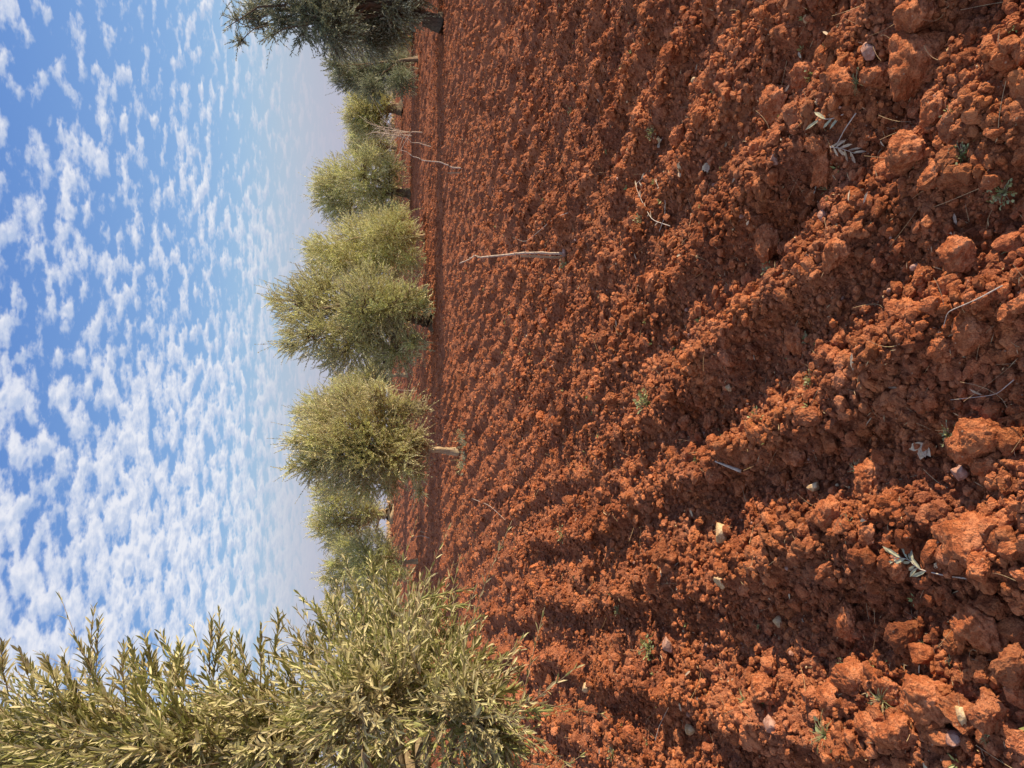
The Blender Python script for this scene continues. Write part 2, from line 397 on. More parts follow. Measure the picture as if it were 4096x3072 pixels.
def rotm(rg, n):
    q = nrm(rg.normal(0, 1, (n, 4))); w, x, y, z = q.T
    return np.stack([np.stack([1 - 2*(y*y + z*z), 2*(x*y - z*w), 2*(x*z + y*w)], -1), np.stack([2*(x*y + z*w), 1 - 2*(x*x + z*z), 2*(y*z - x*w)], -1),
                     np.stack([2*(x*z - y*w), 2*(y*z + x*w), 1 - 2*(x*x + y*y)], -1)], 1)
def scatter_rocks(acc, x, y, size, protos, rg, sink=.3):
    n = len(x); z = soil_h(x, y); k = rg.integers(0, len(protos), n)
    for p in range(len(protos)):
        m = np.where(k == p)[0]
        if not len(m): continue
        V, F = protos[p]
        sc3 = size[m][:, None]*rg.uniform(.7, 1.25, (len(m), 3))
        W = np.einsum('vj,nj->nvj', V, sc3); W = np.einsum('nij,nvj->nvi', rotm(rg, len(m)), W)
        W[..., 2] *= .85
        W = W + np.stack([x[m], y[m], z[m] + size[m]*(.55 - sink)], 1)[:, None]
        acc.add(W, (np.arange(len(m))[:, None, None]*len(V) + F[None]).reshape(-1, F.shape[1]))
def fan(rg, n, r0, r1, p=1.0, half=R(34)):
    """points in the viewed sector, denser close by"""
    u = rg.uniform(0, 1, n); e = 2 - p
    r = (r0**e + u*(r1**e - r0**e))**(1/e) if abs(e) > 1e-6 else r0*(r1/r0)**u
    a = rg.uniform(-half, half, n)
    return np.sin(a)*r, np.cos(a)*r
rg = np.random.default_rng(11)
lo = [rock(2, 100 + i, 1.0, 4) for i in range(8)]
md = [rock(3, 200 + i, 1.1, 6) for i in range(10)]
md2 = [rock(2, 250 + i, 1.3, 6) for i in range(14)]
hi = [rock(4, 300 + i, 1.1, 7) for i in range(8)]
acc = Acc()
def sized(n, a, b, k): return a*(b/a)**(rg.uniform(0, 1, n)**k)
def crest_pick(x, y, power=1.0):
    c, _ = rows(x, y); return rg.uniform(0, 1, len(x)) < (.3 + .7*c)**power
def crumbs(n, r0, r1, p, a, b, k, protos, cp, sink):
    x, y = fan(rg, n, r0, r1, p); m = crest_pick(x, y, cp); scatter_rocks(acc, x[m], y[m], sized(m.sum(), a, b, k), protos, rg, sink)
crumbs(1150, 1.4, 12, 1.0, .024, .062, 2.0, hi, 1.2, .08)
crumbs(8500, 1.35, 9, 1.0, .014, .032, 1.6, md, .8, .06)
crumbs(30000, 1.3, 9, 1.05, .0085, .017, 1.2, md2, .45, .05)
crumbs(70000, 1.3, 8, 1.15, .0035, .0085, 1.2, lo, .0, .05)
crumbs(42000, 7.5, 28, .9, .011, .036, 2.8, md2, .5, .1)
crumbs(15000, 22, 64, .8, .018, .050, 1.9, lo, .3, .15)
tag(acc.build('soil_crumbs', CLOD, smooth=False), kind='stuff')

for nm, mt, n_, a_, b_ in (('lime_pebbles', STONE, 900, .0025, .009), ('pink_pebbles', STONEP, 1100, .003, .011)):
    acc = Acc(); x, y = fan(rg, n_, 1.4, 26, .9); scatter_rocks(acc, x, y, sized(n_, a_, b_, 1.8) + np.hypot(x, y)*.00035, lo, rg, -.15)
    tag(acc.build(nm, mt, smooth=False), kind='stuff')
def clod(X, Y, rpx, asp, label, seed, mat=None, name='soil_clod', cat='clod', grp='large clods of red soil', sub=5, rough=1.15, cuts=9, sink=.25):
    P = hit(X, Y); P[2] = .5*P[2] + .5*gz(P[0], P[1]); d = np.linalg.norm(P - [0, 0, CAMH]); r = rpx/3076.*d
    V, F = rock(sub, seed, rough, cuts)
    rr = np.random.default_rng(seed); a = rr.uniform(0, 6.28); V = V@np.array([[math.cos(a), -math.sin(a), 0], [math.sin(a), math.cos(a), 0], [0, 0, 1]]).T
    V = V*np.array([r*asp, r*rr.uniform(.85, 1.1), r*.82])
    o = mesh_np(name, V, [F], mat or CLOD, smooth=True); o.location = (P[0], P[1] + r*.2, P[2] + r*(.55 - sink) + (.022 if name == 'stone' else .015))
    return tag(o, label, cat, grp)
CL = [
 (3704, 258, 105, 1.1, 'biggest boulder-like red clod near the top right of the photo'),
 (3700, 50, 80, 1.0, 'dark red clod cut by the top edge above the biggest clod'),
 (3535, 297, 55, .9, 'jagged clod just left of the biggest clod, weed at its side'),
 (3743, 436, 60, 1.2, 'rounded shaded clod directly below the biggest clod'),
 (3669, 604, 80, 1.0, 'half-lit clod with a tiny green weed on its face'),
 (3530, 684, 42, .9, 'small oval clod left of the half-lit weedy clod'),
 (3738, 708, 50, 1.1, 'wedge-shaped clod below the half-lit weedy clod'),
 (3124, 406, 65, 1.2, 'crumbly bright-topped clod left of the pale rosette weed'),
 (3228, 300, 62, 1.0, 'wide clod carrying a pale green rosette weed'),
 (3307, 659, 52, 1.4, 'long low clod right of a tuft of dry grass, upper middle right'),
 (3396, 322, 60, 1.1, 'shaded lumpy clod beside a grass tuft, left of the jagged clod'),
 (3946, 1764, 95, 1.0, 'big square-edged sunlit clod at the right edge above a pink stone'),
 (3347, 2057, 68, 1.0, 'bulky sunlit clod with a little weed at its right foot'),
 (3495, 1898, 62, 1.0, 'rounded clod with a dry grass tuft on its left'),
 (3183, 1824, 46, 1.1, 'smooth dark clod sunk in the shaded furrow'),
 (3986, 1863, 45, 1.0, 'smaller block right below the big square-edged clod'),
 (3486, 2146, 46, 1.2, 'flaky clod hanging over the dark furrow below the bulky clod'),
 (3917, 2186, 88, 1.1, 'broad clod at the right edge above the olive sprig'),
 (3941, 2510, 84, 1.1, 'large dull shaded clod near the right edge below the olive sprig'),
 (3619, 2262, 52, 1.2, 'sunlit clod lying under the leaves of the fallen olive sprig'),
 (3446, 2721, 72, 1.0, 'domed cracked clod with seedlings round its top, lower right'),
 (3753, 2800, 100, .9, 'longest cracked clod, lower right corner of the photo'),
 (3575, 2750, 55, 1.0, 'clod overgrown with wiry grass between two cracked clods'),
 (3357, 2825, 68, 1.0, 'dark shaded clod below and left of the domed clod'),
 (3619, 2944, 76, 1.0, 'big sunken clod near the bottom edge below the longest clod'),
 (3089, 2770, 66, .8, 'upright sunlit clod with weeds along its left side'),
 (3406, 2488, 56, 1.2, 'steep-sided clod at the edge of the sunlit ridge, lower right'),
 (3476, 2904, 42, 1.0, 'round brown clod beside the large grass tuft'),
 (2760, 1686, 38, 1.0, 'potato-shaped bright clod right of the green weed patch'),
 (2857, 1688, 30, 1.1, 'narrow bright clod right of the potato-shaped one'),
 (2413, 1972, 30, 1.0, 'bright clod alone in the dark furrow, middle of the photo'),
 (2510, 1943, 34, 1.0, 'angular brown clod in the dark furrow, middle of the photo'),
 (2620, 1130, 40, 1.1, 'shaded lump in the furrow right of the leaning sapling'),
 (3370, 1000, 60, 1.2, 'slanting clod on the ridge, right half above centre'),
 (3100, 950, 60, 1.3, 'broad crumbling clod beside a dark green seedling'),
 (3200, 1350, 62, 1.2, 'broad lit clod on the ridge right of centre'),
 (3900, 1330, 70, 1.2, 'long clod at the right edge crossed by a pale stalk'),
 (3770, 1400, 46, 1.1, 'flat-topped bright clod left of the pale stalk'),
 (3640, 1250, 48, 1.0, 'lumpy bright clod above the flat-topped one, right side'),
 (3880, 1020, 70, 1.1, 'dark sunken clod near the right edge below a big weed'),
 (2560, 480, 46, 1.1, 'brown lump beside the white dead leaf, upper middle'),
]
for i, (X, Y, r, a, lab) in enumerate(CL): clod(X, Y, r, a, lab, 500 + i*7)
ST = [
 (2915, 2135, 34, 1.1, STONE, 'square yellowish stone, its lower face in shadow'),
 (2905, 2325, 31, .9, STONE, 'palest egg-shaped stone in the furrow below the square stone'),
 (3270, 1950, 26, .9, STONE, 'yellow angular pebble on the ridge left of a bulky clod'),
 (3120, 2488, 20, 1.1, STONE, 'round cream pebble on the lower right ridge'),
 (3870, 1893, 32, 1.0, STONEP, 'pinkish flat stone below the big square-edged clod'),
 (3492, 205, 30, 1.2, STONEP, 'smooth tan oval stone left of the biggest clod'),
 (3240, 75, 14, 1.2, STONE, 'small cream pebble near the top edge'),
 (3831, 206, 17, 1.0, STONE, 'pale pebble right of the biggest clod'),
 (2690, 2582, 27, 1.0, STONEP, 'rounded pinkish stone beside a grass clump'),
 (3105, 2900, 27, 1.1, STONEP, 'grey stone at the foot of the upright clod'),
 (3735, 2205, 24, 1.0, STONEP, 'lilac-grey stone just right of the olive sprig tips'),
 (2354, 2750, 18, 1.2, STONE, 'yellow flat pebble on the left lower ridge'),
 (2775, 2918, 20, 1.1, STONE, 'cream pebble near the bottom edge beside a dry stalk'),
 (3880, 2855, 28, 1.2, STONE, 'orange blocky stone right of the longest clod'),
 (3825, 2960, 32, .8, STONEP, 'long pale stone near the bottom right corner'),
 (2925, 1553, 17, 1.0, STONE, 'golden pebble on the ridge right of the weed patch'),
 (3305, 860, 20, 1.1, STONEP, 'white-grey stone in the shaded furrow, upper right'),
 (3120, 640, 20, 1.0, STONEP, 'mauve stone left of a long low clod'),
 (2780, 320, 13, 1.0, STONE, 'little cream stone in the shaded upper field'),
 (2755, 2920-60, 10, 1.0, STONEP, 'tiny grey pebble above the cream pebble near the bottom edge'),
 (2262, 1015, 13, 1.3, STONEP, 'pink stone at the foot of the leaning sapling'),
]
for i, (X, Y, r, a, mt, lab) in enumerate(ST):
    clod(X, Y, r, a, lab, 900 + i*5, mt, 'stone', 'stone', 'pale stones on the soil', 4, .45, 9, .1)
# loose straw and root bits
def straw_bits():
    n = 15000; x, y = fan(rg, n, 1.4, 32, 1.0); z = soil_h(x, y) + .012
    a = rg.uniform(0, 6.28, n); D = np.stack([np.cos(a), np.sin(a), rg.normal(0, .35, n)], 1); L = rg.uniform(.006, .035, n)
    ac = Acc(); leaves(ac, np.stack([x, y, z], 1), nrm(D), nrm(rg.normal(0, .5, (n, 3)) + [0, 0, 1]), L, np.full(n, .0010) + np.hypot(x, y)*.00022, False)
    tag(ac.build('straw_bits', STRAW), kind='stuff')
    n = 420; x, y = fan(rg, n, 1.5, 14, 1.1); z = soil_h(x, y) + .014
    a = rg.uniform(0, 6.28, n); D = np.stack([np.cos(a), np.sin(a), rg.normal(0, .3, n)], 1); L = rg.uniform(.03, .055, n)
    ac = Acc(); leaves(ac, np.stack([x, y, z], 1), nrm(D), nrm(rg.normal(0, .6, (n, 3)) + [0, 0, 1]), L, L*.13, True)
    tag(ac.build('leaf_litter', DRY), kind='stuff')
    # hair roots
    n = 900; x, y = fan(rg, n, 1.4, 9, 1.1); z = soil_h(x, y) + .010
    t = np.linspace(0, 1, 6); a = rg.uniform(0, 6.28, n); L = rg.uniform(.03, .10, n)
    D = np.stack([np.cos(a), np.sin(a), rg.uniform(0, .35, n)], 1); Bn = rg.normal(0, .45, (n, 3))
    PP = np.stack([x, y, z], 1)[:, None] + L[:, None, None]*(D[:, None]*t[:, None] + Bn[:, None]*(t**2)[:, None])
    ac = Acc(); tubes(ac, PP, np.full((n, 6), .0006), 3)
    tag(ac.build('fine_roots', STRAW), kind='stuff')
straw_bits()

# ------------------------------------------------------------------ weeds, sprigs
def rosette(X, Y, rpx, label, seed, mat=None, n=46, grass=.0):
    P = hit(X, Y); P[2] = max(gz(P[0], P[1]), P[2]) + .014; d = np.linalg.norm(P - [0, 0, CAMH]); r = 1.0*rpx/3076.*d; rr = np.random.default_rng(seed)
    ac = Acc()
    m = int(n*(1 - grass))
    a = rr.uniform(0, 6.28, m); el = rr.uniform(.1, 1.2, m); q = rr.uniform(.2, 1, m)
    D = np.stack([np.cos(a)*np.cos(el), np.sin(a)*np.cos(el), np.sin(el)], 1)
    tip = D*r*q[:, None]
    st = Acc(); t = np.linspace(0, 1, 4)
    k = min(m, 16)
    if k: tubes(st, P + tip[:k, None]*t[:, None]**[1, 1, .7], np.full((k, 4), .0009), 3)
    if m: leaves(ac, P + tip*[1, 1, .8], nrm(D + rr.normal(0, .5, (m, 3))), nrm(rr.normal(0, .5, (m, 3)) + [0, 0, 1]), rr.uniform(.16, .32, m)*r, rr.uniform(.05, .10, m)*r, True)
    g = n - m
    if g:
        a = rr.uniform(0, 6.28, g); el = rr.uniform(.25, 1.35, g)
        D = np.stack([np.cos(a)*np.cos(el), np.sin(a)*np.cos(el), np.sin(el)], 1); L = rr.uniform(.6, 1.4, g)*r
        t = np.linspace(0, 1, 6); PP = P + L[:, None, None]*(D[:, None]*t[:, None] + np.array([0, 0, -.45])*(t**2.2)[:, None])
        w = np.linspace(1, .2, 6)[None]*.0015*np.ones((g, 1)); tubes(ac, PP, w, 3)
    o = empty('weed' if grass < .5 else 'grass_tuft', P, label, 'weed' if grass < .5 else 'grass tuft', 'weeds growing between the clods')
    ac.build('foliage', mat or (GRASS if grass > .5 else WEED), o, loc=P)
    if k: st.build('stem', TWIG, o, loc=P)
WD = [
 (2590, 1600, 60, 'brightest green leafy weed patch on the ridge, centre', .1, 130),
 (3240, 305, 45, 'pale green rosette on the wide clod, upper right', .1, 60),
 (3820, 460, 42, 'yellow-green seedling below the shaded rounded clod', .2, 30),
 (3670, 648, 24, 'tiny bright seedling on the half-lit clod', 0, 22),
 (3865, 620, 52, 'feathery green weed near the right edge, upper right', .35, 60),
 (4050, 775, 60, 'clumped dark weed cut by the right edge of the photo', .2, 90),
 (3440, 330, 48, 'grass tuft left of the jagged clod', .9, 30),
 (3310, 760, 55, 'dry splayed grass tuft in the upper right furrow', 1.0, 22),
 (3080, 1085, 40, 'dark green seedling in a hollow of the ridge', .1, 60),
 (3220, 1360, 36, 'small weed at the edge of the broad lit clod', .2, 40),
 (3035, 1680, 52, 'round-leaved weed in the shaded furrow right of the ridge', .15, 80),
 (3235, 1520, 44, 'grassy weed in the dark hollow, centre right', .5, 50),
 (3830, 1740, 48, 'weed just left of the big square-edged clod', .3, 46),
 (3435, 1880, 48, 'dry grass tuft clinging to the rounded clod', 1.0, 26),
 (3920, 1845, 52, 'grass tuft in black shadow below the square-edged clod', .95, 36),
 (3415, 2090, 34, 'bright seedling at the foot of the bulky clod', .05, 50),
 (3340, 2940, 82, 'largest grass tuft, near the bottom edge', .9, 70),
 (3555, 2800, 62, 'wiry grass growing over a clod, lower right', .8, 60),
 (3390, 2670, 40, 'seedlings along the top of the domed clod', .1, 50),
 (3680, 2580, 28, 'yellow-tipped seedling in the lower right hollow', .2, 30),
 (3060, 2800, 48, 'weeds on the left side of the upright clod', .5, 56),
 (2605, 2590, 54, 'bushy green clump beside the rounded pinkish stone', .3, 110),
 (2970, 2800, 44, 'grass below the clods left of the upright clod', .8, 36),
 (2475, 2440, 28, 'round tuft of fine green leaves on the lower left ridge', .1, 60),
 (2450, 3010, 30, 'little weed at the bottom edge left of the dry stalk', .2, 40),
 (3960, 2950, 44, 'dry pale tuft in the bottom right corner', 1.0, 24),
 (2640, 530, 34, 'grey-green weed beside the white dead leaf', .3, 44),
 (2560, 880, 34, 'green weed at the end of the dead branch', .1, 46),
 (2280, 440, 26, 'small weed high in the shaded field, upper middle', .3, 26),
 (2040, 1265, 26, 'silvery seedling in the dark soil left of centre', .1, 22),
 (3800, 2640, 26, 'thin seedling in the hollow near the right edge', .6, 18),
 (2262, 1050, 34, 'grey-green weed at the foot of the nearest sapling and its stake', .4, 50),
 (2250, 2130, 40, 'thin grey weed on the flank of the first ridge', .5, 40),
]
for i, (X, Y, r, lab, g, n) in enumerate(WD): rosette(X, Y, r, lab, 40 + i, None, n, g)
# scattered tiny seedlings nobody could count
ac = Acc(); n = 260; x, y = fan(rg, n, 1.5, 16, 1.1); z = soil_h(x, y) + .012
for i in range(n):
    m = rg.integers(5, 16); r = rg.uniform(.008, .024); a = rg.uniform(0, 6.28, m); el = rg.uniform(.1, 1.3, m)
    D = np.stack([np.cos(a)*np.cos(el), np.sin(a)*np.cos(el), np.sin(el)], 1)
    leaves(ac, np.array([x[i], y[i], z[i]]) + D*r*.4, D, nrm(rg.normal(0, .5, (m, 3)) + [0, 0, 1]), rg.uniform(.5, 1.2, m)*r, rg.uniform(.1, .28, m)*r, False)
tag(ac.build('seedlings', WEED), kind='stuff')

def sprig(pts, label, name='olive_sprig', cat='sprig', lift=.03, leaf=.05, ncl=10, mat=None, seed=1, rad=.0022, leafpart=True, frac=.45):
    rr = np.random.default_rng(seed)
    P = np.array([hit(*p) for p in pts]); P[:, 2] = [gz(a, b) for a, b, _ in P]; P[:, 2] += lift
    base = P[0].copy(); o = empty(name, base, label, cat)
    t = np.linspace(0, len(P) - 1, 4*len(P)); C = np.stack([np.interp(t, np.arange(len(P)), P[:, k]) for k in range(3)], 1)
    C[1:-1] = (C[:-2] + C[1:-1]*2 + C[2:])/4
    st = Acc(); tubes(st, C, np.linspace(rad, rad*.4, len(C)), 6); st.build('stem', WHITE, o, True, loc=base)
    if leafpart:
        ac = Acc(); idx = (np.linspace(frac, .99, ncl)*(len(C) - 1)).astype(int); T = nrm(np.gradient(C, axis=0))[idx]
        sd = nrm(np.cross(T, [0, 0, 1.]))*np.where(np.arange(ncl) % 2, 1, -1)[:, None]
        D = nrm(T*1.0 + sd*.75 + rr.normal(0, .15, (ncl, 3)) + [0, 0, .15])
        leaves(ac, C[idx], D, nrm(rr.normal(0, .3, (ncl, 3)) + [0, -.4, 1]), rr.uniform(.75, 1.15, ncl)*leaf, rr.uniform(.09, .13, ncl)*leaf, True)
        ac.build('leaves', mat or SILVER, o, loc=base)
sprig([(3915, 2312), (3800, 2300), (3720, 2275), (3660, 2235), (3615, 2225)], 'fallen olive sprig with pale yellow leaves, lower right', leaf=.050, ncl=13, lift=.035, seed=3)
sprig([(2700, 905), (2620, 880), (2580, 800), (2560, 740), (2600, 700)], 'dead branching twig with curled grey leaves on shaded soil', 'dead_twig', 'twig', leaf=.05, ncl=12, mat=DRY, seed=4, frac=.2)
sprig([(2640, 925), (2680, 870), (2665, 800), (2640, 720)], 'bare grey twig crossing the dead branching twig', 'dead_twig', 'twig', leaf=.04, ncl=6, mat=DRY, seed=14, frac=.5)
sprig([(3455, 455), (3400, 520), (3380, 575), (3365, 590)], 'thin pale stem beside a bundle of dry leaves, upper right', 'dead_twig', 'twig', leafpart=False, seed=5)
sprig([(3365, 590), (3400, 595), (3425, 615)], 'bundle of curled dry yellow leaves below a thin stem', 'dry_leaves', 'dry leaves', leaf=.045, ncl=9, mat=DRY, seed=6, frac=.1)
sprig([(3400, 460), (3350, 478), (3300, 478)], 'grey-green olive leaf pair lying in the upper right furrow', 'olive_sprig', 'sprig', leaf=.06, ncl=5, seed=7, frac=.1)
sprig([(4090, 1145), (3990, 1200), (3900, 1250), (3850, 1310)], 'long pale straw stalk leaning in from the right edge', 'dry_stalk', 'stalk', leafpart=False, seed=8, lift=.06, rad=.0018)
sprig([(4095, 1520), (4000, 1580), (3850, 1600)], 'thin brown stalk on the dark soil near the right edge', 'dry_stalk', 'stalk', leafpart=False, seed=18, lift=.04, rad=.0014)
sprig([(2645, 2960), (2670, 2900), (2695, 2830)], 'upright straw stalk near the bottom edge of the photo', 'dry_stalk', 'stalk', leafpart=False, seed=9, lift=.05, rad=.0018)
sprig([(2965, 1885), (2895, 1845)], 'short broken brown stick in the shaded furrow', 'stick', 'stick', leafpart=False, seed=10, lift=.03, rad=.009)
sprig([(2280, 850), (2240, 870), (2120, 970), (2050, 950)], 'long thin dry stalk lying on the dark middle field', 'dry_stalk', 'stalk', leafpart=False, seed=21, lift=.03)
sprig([(1880, 1990), (1960, 2020), (2040, 2080)], 'curved pale twig on the soil beyond the first ridge', 'dry_stalk', 'stalk', leafpart=False, seed=22, lift=.03, rad=.004)
def deadleaf(X, Y, s, label, seed):
    P = hit(X, Y); P[2] = gz(P[0], P[1]) + .02; rr = np.random.default_rng(seed); ac = Acc()
    n = 6; a = np.linspace(-1.1, 1.1, n) + rr.normal(0, .1, n) + rr.uniform(0, 6)
    D = nrm(np.stack([np.cos(a), np.sin(a), rr.uniform(.1, .5, n)], 1)); leaves(ac, np.repeat(P[None], n, 0), D, nrm(rr.normal(0, .4, (n, 3)) + [0, -.5, 1]), rr.uniform(.7, 1.1, n)*s, np.full(n, s*.26), True)
    tag(ac.build('dead_leaf', DRY, loc=P), label, 'leaf', 'dead leaves on the soil')
deadleaf(2640, 572, .055, 'white curled dead leaf in the shaded upper field', 1)
deadleaf(3780, 2245, .045, 'crumpled grey-brown leaf touching the olive sprig', 2)
deadleaf(3715, 1775, .05, 'torn grey leaf in the dark furrow left of the square-edged clod', 3)
deadleaf(2715, 680, .05, 'cupped tan dead leaf beside a weed, upper middle', 4)
deadleaf(2830, 655, .05, 'fan-shaped brown dead leaf right of the cupped one', 5)

# ------------------------------------------------------------------ trees
def wob(P0, P1, m, amp, rr):
    t = np.linspace(0, 1, m)[:, None]; P = P0 + (P1 - P0)*t
    w = rr.normal(0, 1, (m, 3)); w = np.cumsum(w, 0); w -= w[0] + (w[-1] - w[0])*t
    return P + w*amp
def olive_tree(label, d, base, trunk, clumps, seed, r0=.12, ntw=900, nleaf=22, leaf=.09, shoot=.38, mat=None, fine=False, depth=1.0,
               bark=None, up=.45, stems=False, grp='olive trees of the orchard', wr=.12, flare=1.6, extra=None, ysq=1.0, name='olive_tree'):
    """base (X,Y) photo pixel of the foot, trunk = list of photo pixels up to the fork, clumps (X,Y,r[,dy])"""
    rr = np.random.default_rng(seed)
    B = at(base[0], base[1], d); B[2] = float(soil_h(np.array([B[0]]), np.array([B[1]]), False)[0]) - .05
    s = d/3076.
    C = []; Rd = []
    for c in clumps:
        r = c[2]*s; dy = c[3] if len(c) > 3 else rr.uniform(-1, 1)*depth
        C.append(at(c[0], c[1], d + dy)); Rd.append(r)
    C = np.array(C); Rd = np.array(Rd)
    root = empty(name, B, label, 'tree', grp)
    tp = [B] + [at(X, Y, d) for X, Y in trunk]
    tp = np.array(tp); tt = np.linspace(0, len(tp) - 1, 5*len(tp)); TP = np.stack([np.interp(tt, np.arange(len(tp)), tp[:, k]) for k in range(3)], 1)
    for _ in range(2): TP[1:-1] = (TP[:-2] + 2*TP[1:-1] + TP[2:])/4
    TP[1:-1] += rr.normal(0, r0*.07, (len(TP) - 2, 3))
    q = np.linspace(0, 1, len(TP)); tr = r0*(1 - .25*q + (flare - 1)*np.exp(-q*6))
    ac = Acc(); tubes(ac, TP, tr, 12)
    V = ac.V[0]; ax = np.arctan2(V[:, 1] - B[1], V[:, 0] - B[0]); c0 = np.repeat(TP, 12, 0)
    V[:] = c0 + (V - c0)*(1 + .22*np.sin(ax*3 + V[:, 2]*2.5 + seed) + .12*np.sin(ax*7 + V[:, 2]*4))[:, None]
    ac.build('trunk', bark or BARK, root, True, loc=B)
    br = Acc(); fork = TP[-1]
    for c, r in zip(C, Rd):
        L = wob(TP[-1 - rr.integers(0, 2)], c, 8, np.linalg.norm(c - fork)*.03, rr)
        L[1:-1, 2] += .12*np.linalg.norm(c - fork)*np.sin(np.linspace(0, math.pi, 8))[1:-1]*rr.uniform(-.3, .8)
        tubes(br, L, r0*(.05 + .45*np.linspace(1, 0, 8)**1.4), 6)
    # shoot origins on and in the clumps
    vol = Rd**2.2; k = rr.choice(len(C), ntw, p=vol/vol.sum())
    dirs = nrm(rr.normal(0, 1, (ntw, 3))); rad = Rd[k]*(rr.uniform(0, 1, ntw)**.42)*.96
    P = C[k] + dirs*rad[:, None]*[1, ysq, 1]
    cen = C.mean(0); cd = nrm(P - cen)
    D = nrm(dirs*.75 + cd*.55 + np.array([0, 0, up]) + rr.normal(0, .35, (ntw, 3)))
    P = P - D*shoot*.45
    P[:, 2] = np.maximum(P[:, 2], B[2] + .25)
    L = shoot*rr.uniform(.6, 1.35, ntw)*np.where(rr.uniform(0, 1, ntw) < .12, 1.55, 1)
    if extra is not None:
        P = np.concatenate([P, extra[0]]); D = np.concatenate([D, extra[1]]); L = np.concatenate([L, extra[2]])
    fo = Acc(); st = br
    shoots(fo, st if stems else None, P, D, L, nleaf, leaf, rr, fine, wr=wr, stemr=.0018 if fine else .004)
    kk = rr.choice(ntw, min(ntw, 140), False)
    t = np.linspace(0, 1, 5)[:, None]
    PP = C[k[kk]][:, None]*(1 - t) + P[kk][:, None]*t + rr.normal(0, .03, (len(kk), 5, 3))*np.array([0, 1, 1, 1, 0])[:, None]
    tubes(br, PP, np.linspace(r0*.12, r0*.03, 5)[None]*np.ones((len(kk), 1)), 4)
    br.build('branches', TWIG if fine else (bark or BARK), root, True, loc=B)
    fo.build('crown', mat or OLIVE_F, root, loc=B)
    return root

T3 = olive_tree('biggest olive tree, middle of the row, thick dark trunk and a tall spiky top', 25, (1724, 1288), [(1690, 1275), (1650, 1262), (1600, 1262)],
 [(1190,1215,105),(1265,1150,105),(1230,1330,110),(1350,1240,150),(1390,1390,120),(1480,1160,125),(1510,1310,145),(1590,1410,90),(1540,1455,55),(1640,1195,75,-.8),(1690,1225,50,-1),(1655,1370,60),
  (1110,1195,42),(1085,1200,20),(1150,1380,45),(1330,1430,70),(1450,1240,130,-1.2),(1560,1220,100,-1.2)], 1, r0=.24, ntw=4300, nleaf=24, leaf=.095, wr=.12, shoot=.42, depth=1.1, stems=True)
T2 = olive_tree('olive tree with a slim pale forked trunk and green suckers at its foot', 16.6, (1842, 1808), [(1800, 1806), (1760, 1800), (1715, 1797)],
 [(1225,1765,70),(1235,1865,68),(1300,1680,85),(1330,1790,110),(1340,1890,90),(1390,1600,72),(1430,1700,105),(1450,1830,115),(1450,1935,78),(1520,1620,78),(1540,1740,110),(1560,1850,100),(1545,1950,52),
  (1620,1640,62),(1640,1760,70),(1640,1880,66),(1675,1965,30),(1690,1640,36),(1500,1565,45),(1165,1770,22),(1160,1870,24)], 2, r0=.075, ntw=3600, nleaf=24, leaf=.072, wr=.12, shoot=.34, depth=.55,
  bark=BARK_P, stems=True, flare=1.35)
olive_tree('lit olive tree just right of the biggest one, its thin trunk showing below', 29, (1674, 950), [(1650, 950), (1615, 955)],
 [(1330,1050,105),(1275,1000,65),(1430,965,125),(1440,1060,115),(1545,935,105),(1560,1040,110),(1650,1035,55,-1),(1635,945,48),(1590,880,60),(1250,985,35)], 3, r0=.11, ntw=3200, leaf=.10, shoot=.42, bark=BARK_P)
olive_tree('rounded olive tree with several merging crowns, right of the centre pair', 38, (1618, 770), [(1600, 770), (1560, 765)],
 [(1330,790,90),(1335,705,78),(1400,840,100),(1450,700,110),(1525,790,100),(1560,670,62),(1285,740,45),(1570,860,50),(1480,620,50)], 4, r0=.2, ntw=3200, leaf=.115, shoot=.5, bark=BARK)
olive_tree('small far olive behind the bare saplings, half hidden by a rounded crown', 52, (1580, 590), [(1570, 590), (1550, 592)],
 [(1455,605,58),(1520,575,55),(1530,630,45),(1430,560,40),(1480,530,40)], 5, r0=.15, ntw=1300, leaf=.14, shoot=.6)
olive_tree('distant olive tree with a dark stem on a pale root mound', 45, (1592, 438), [(1575, 438), (1545, 436)],
 [(1440,395,55),(1440,470,65),(1500,420,65),(1495,505,55),(1430,530,38),(1540,390,35),(1540,520,35)], 6, r0=.25, ntw=2000, leaf=.13, shoot=.55, flare=2.6)
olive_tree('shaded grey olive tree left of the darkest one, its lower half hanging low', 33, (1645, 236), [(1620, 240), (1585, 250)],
 [(1380,300,62),(1450,290,82),(1540,280,82),(1600,325,58),(1490,350,52),(1600,250,50),(1350,260,45)], 7, r0=.09, ntw=2000, leaf=.11, shoot=.42, mat=OLIVE_SHADE)
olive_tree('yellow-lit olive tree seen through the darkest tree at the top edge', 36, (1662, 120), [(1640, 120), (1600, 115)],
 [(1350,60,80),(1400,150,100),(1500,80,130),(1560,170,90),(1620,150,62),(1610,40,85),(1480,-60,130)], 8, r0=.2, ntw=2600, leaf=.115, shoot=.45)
olive_tree('darkest shade-toned grey-green olive tree, leaning trunk, branches reaching out at the top edge', 22, (1738, 100), [(1700, 75), (1660, 45), (1610, 20)],
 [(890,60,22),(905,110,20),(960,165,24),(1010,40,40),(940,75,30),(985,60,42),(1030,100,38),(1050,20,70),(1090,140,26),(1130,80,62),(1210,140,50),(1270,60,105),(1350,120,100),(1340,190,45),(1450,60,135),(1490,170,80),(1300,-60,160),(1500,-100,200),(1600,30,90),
  (1640,-80,120),(1150,-60,130),(1560,120,80),(1650,40,55)], 9, r0=.20, ntw=3600, nleaf=20, leaf=.12, shoot=.50, mat=OLIVE_SHADE, stems=True, bark=BARK_SHADE, up=-.25)
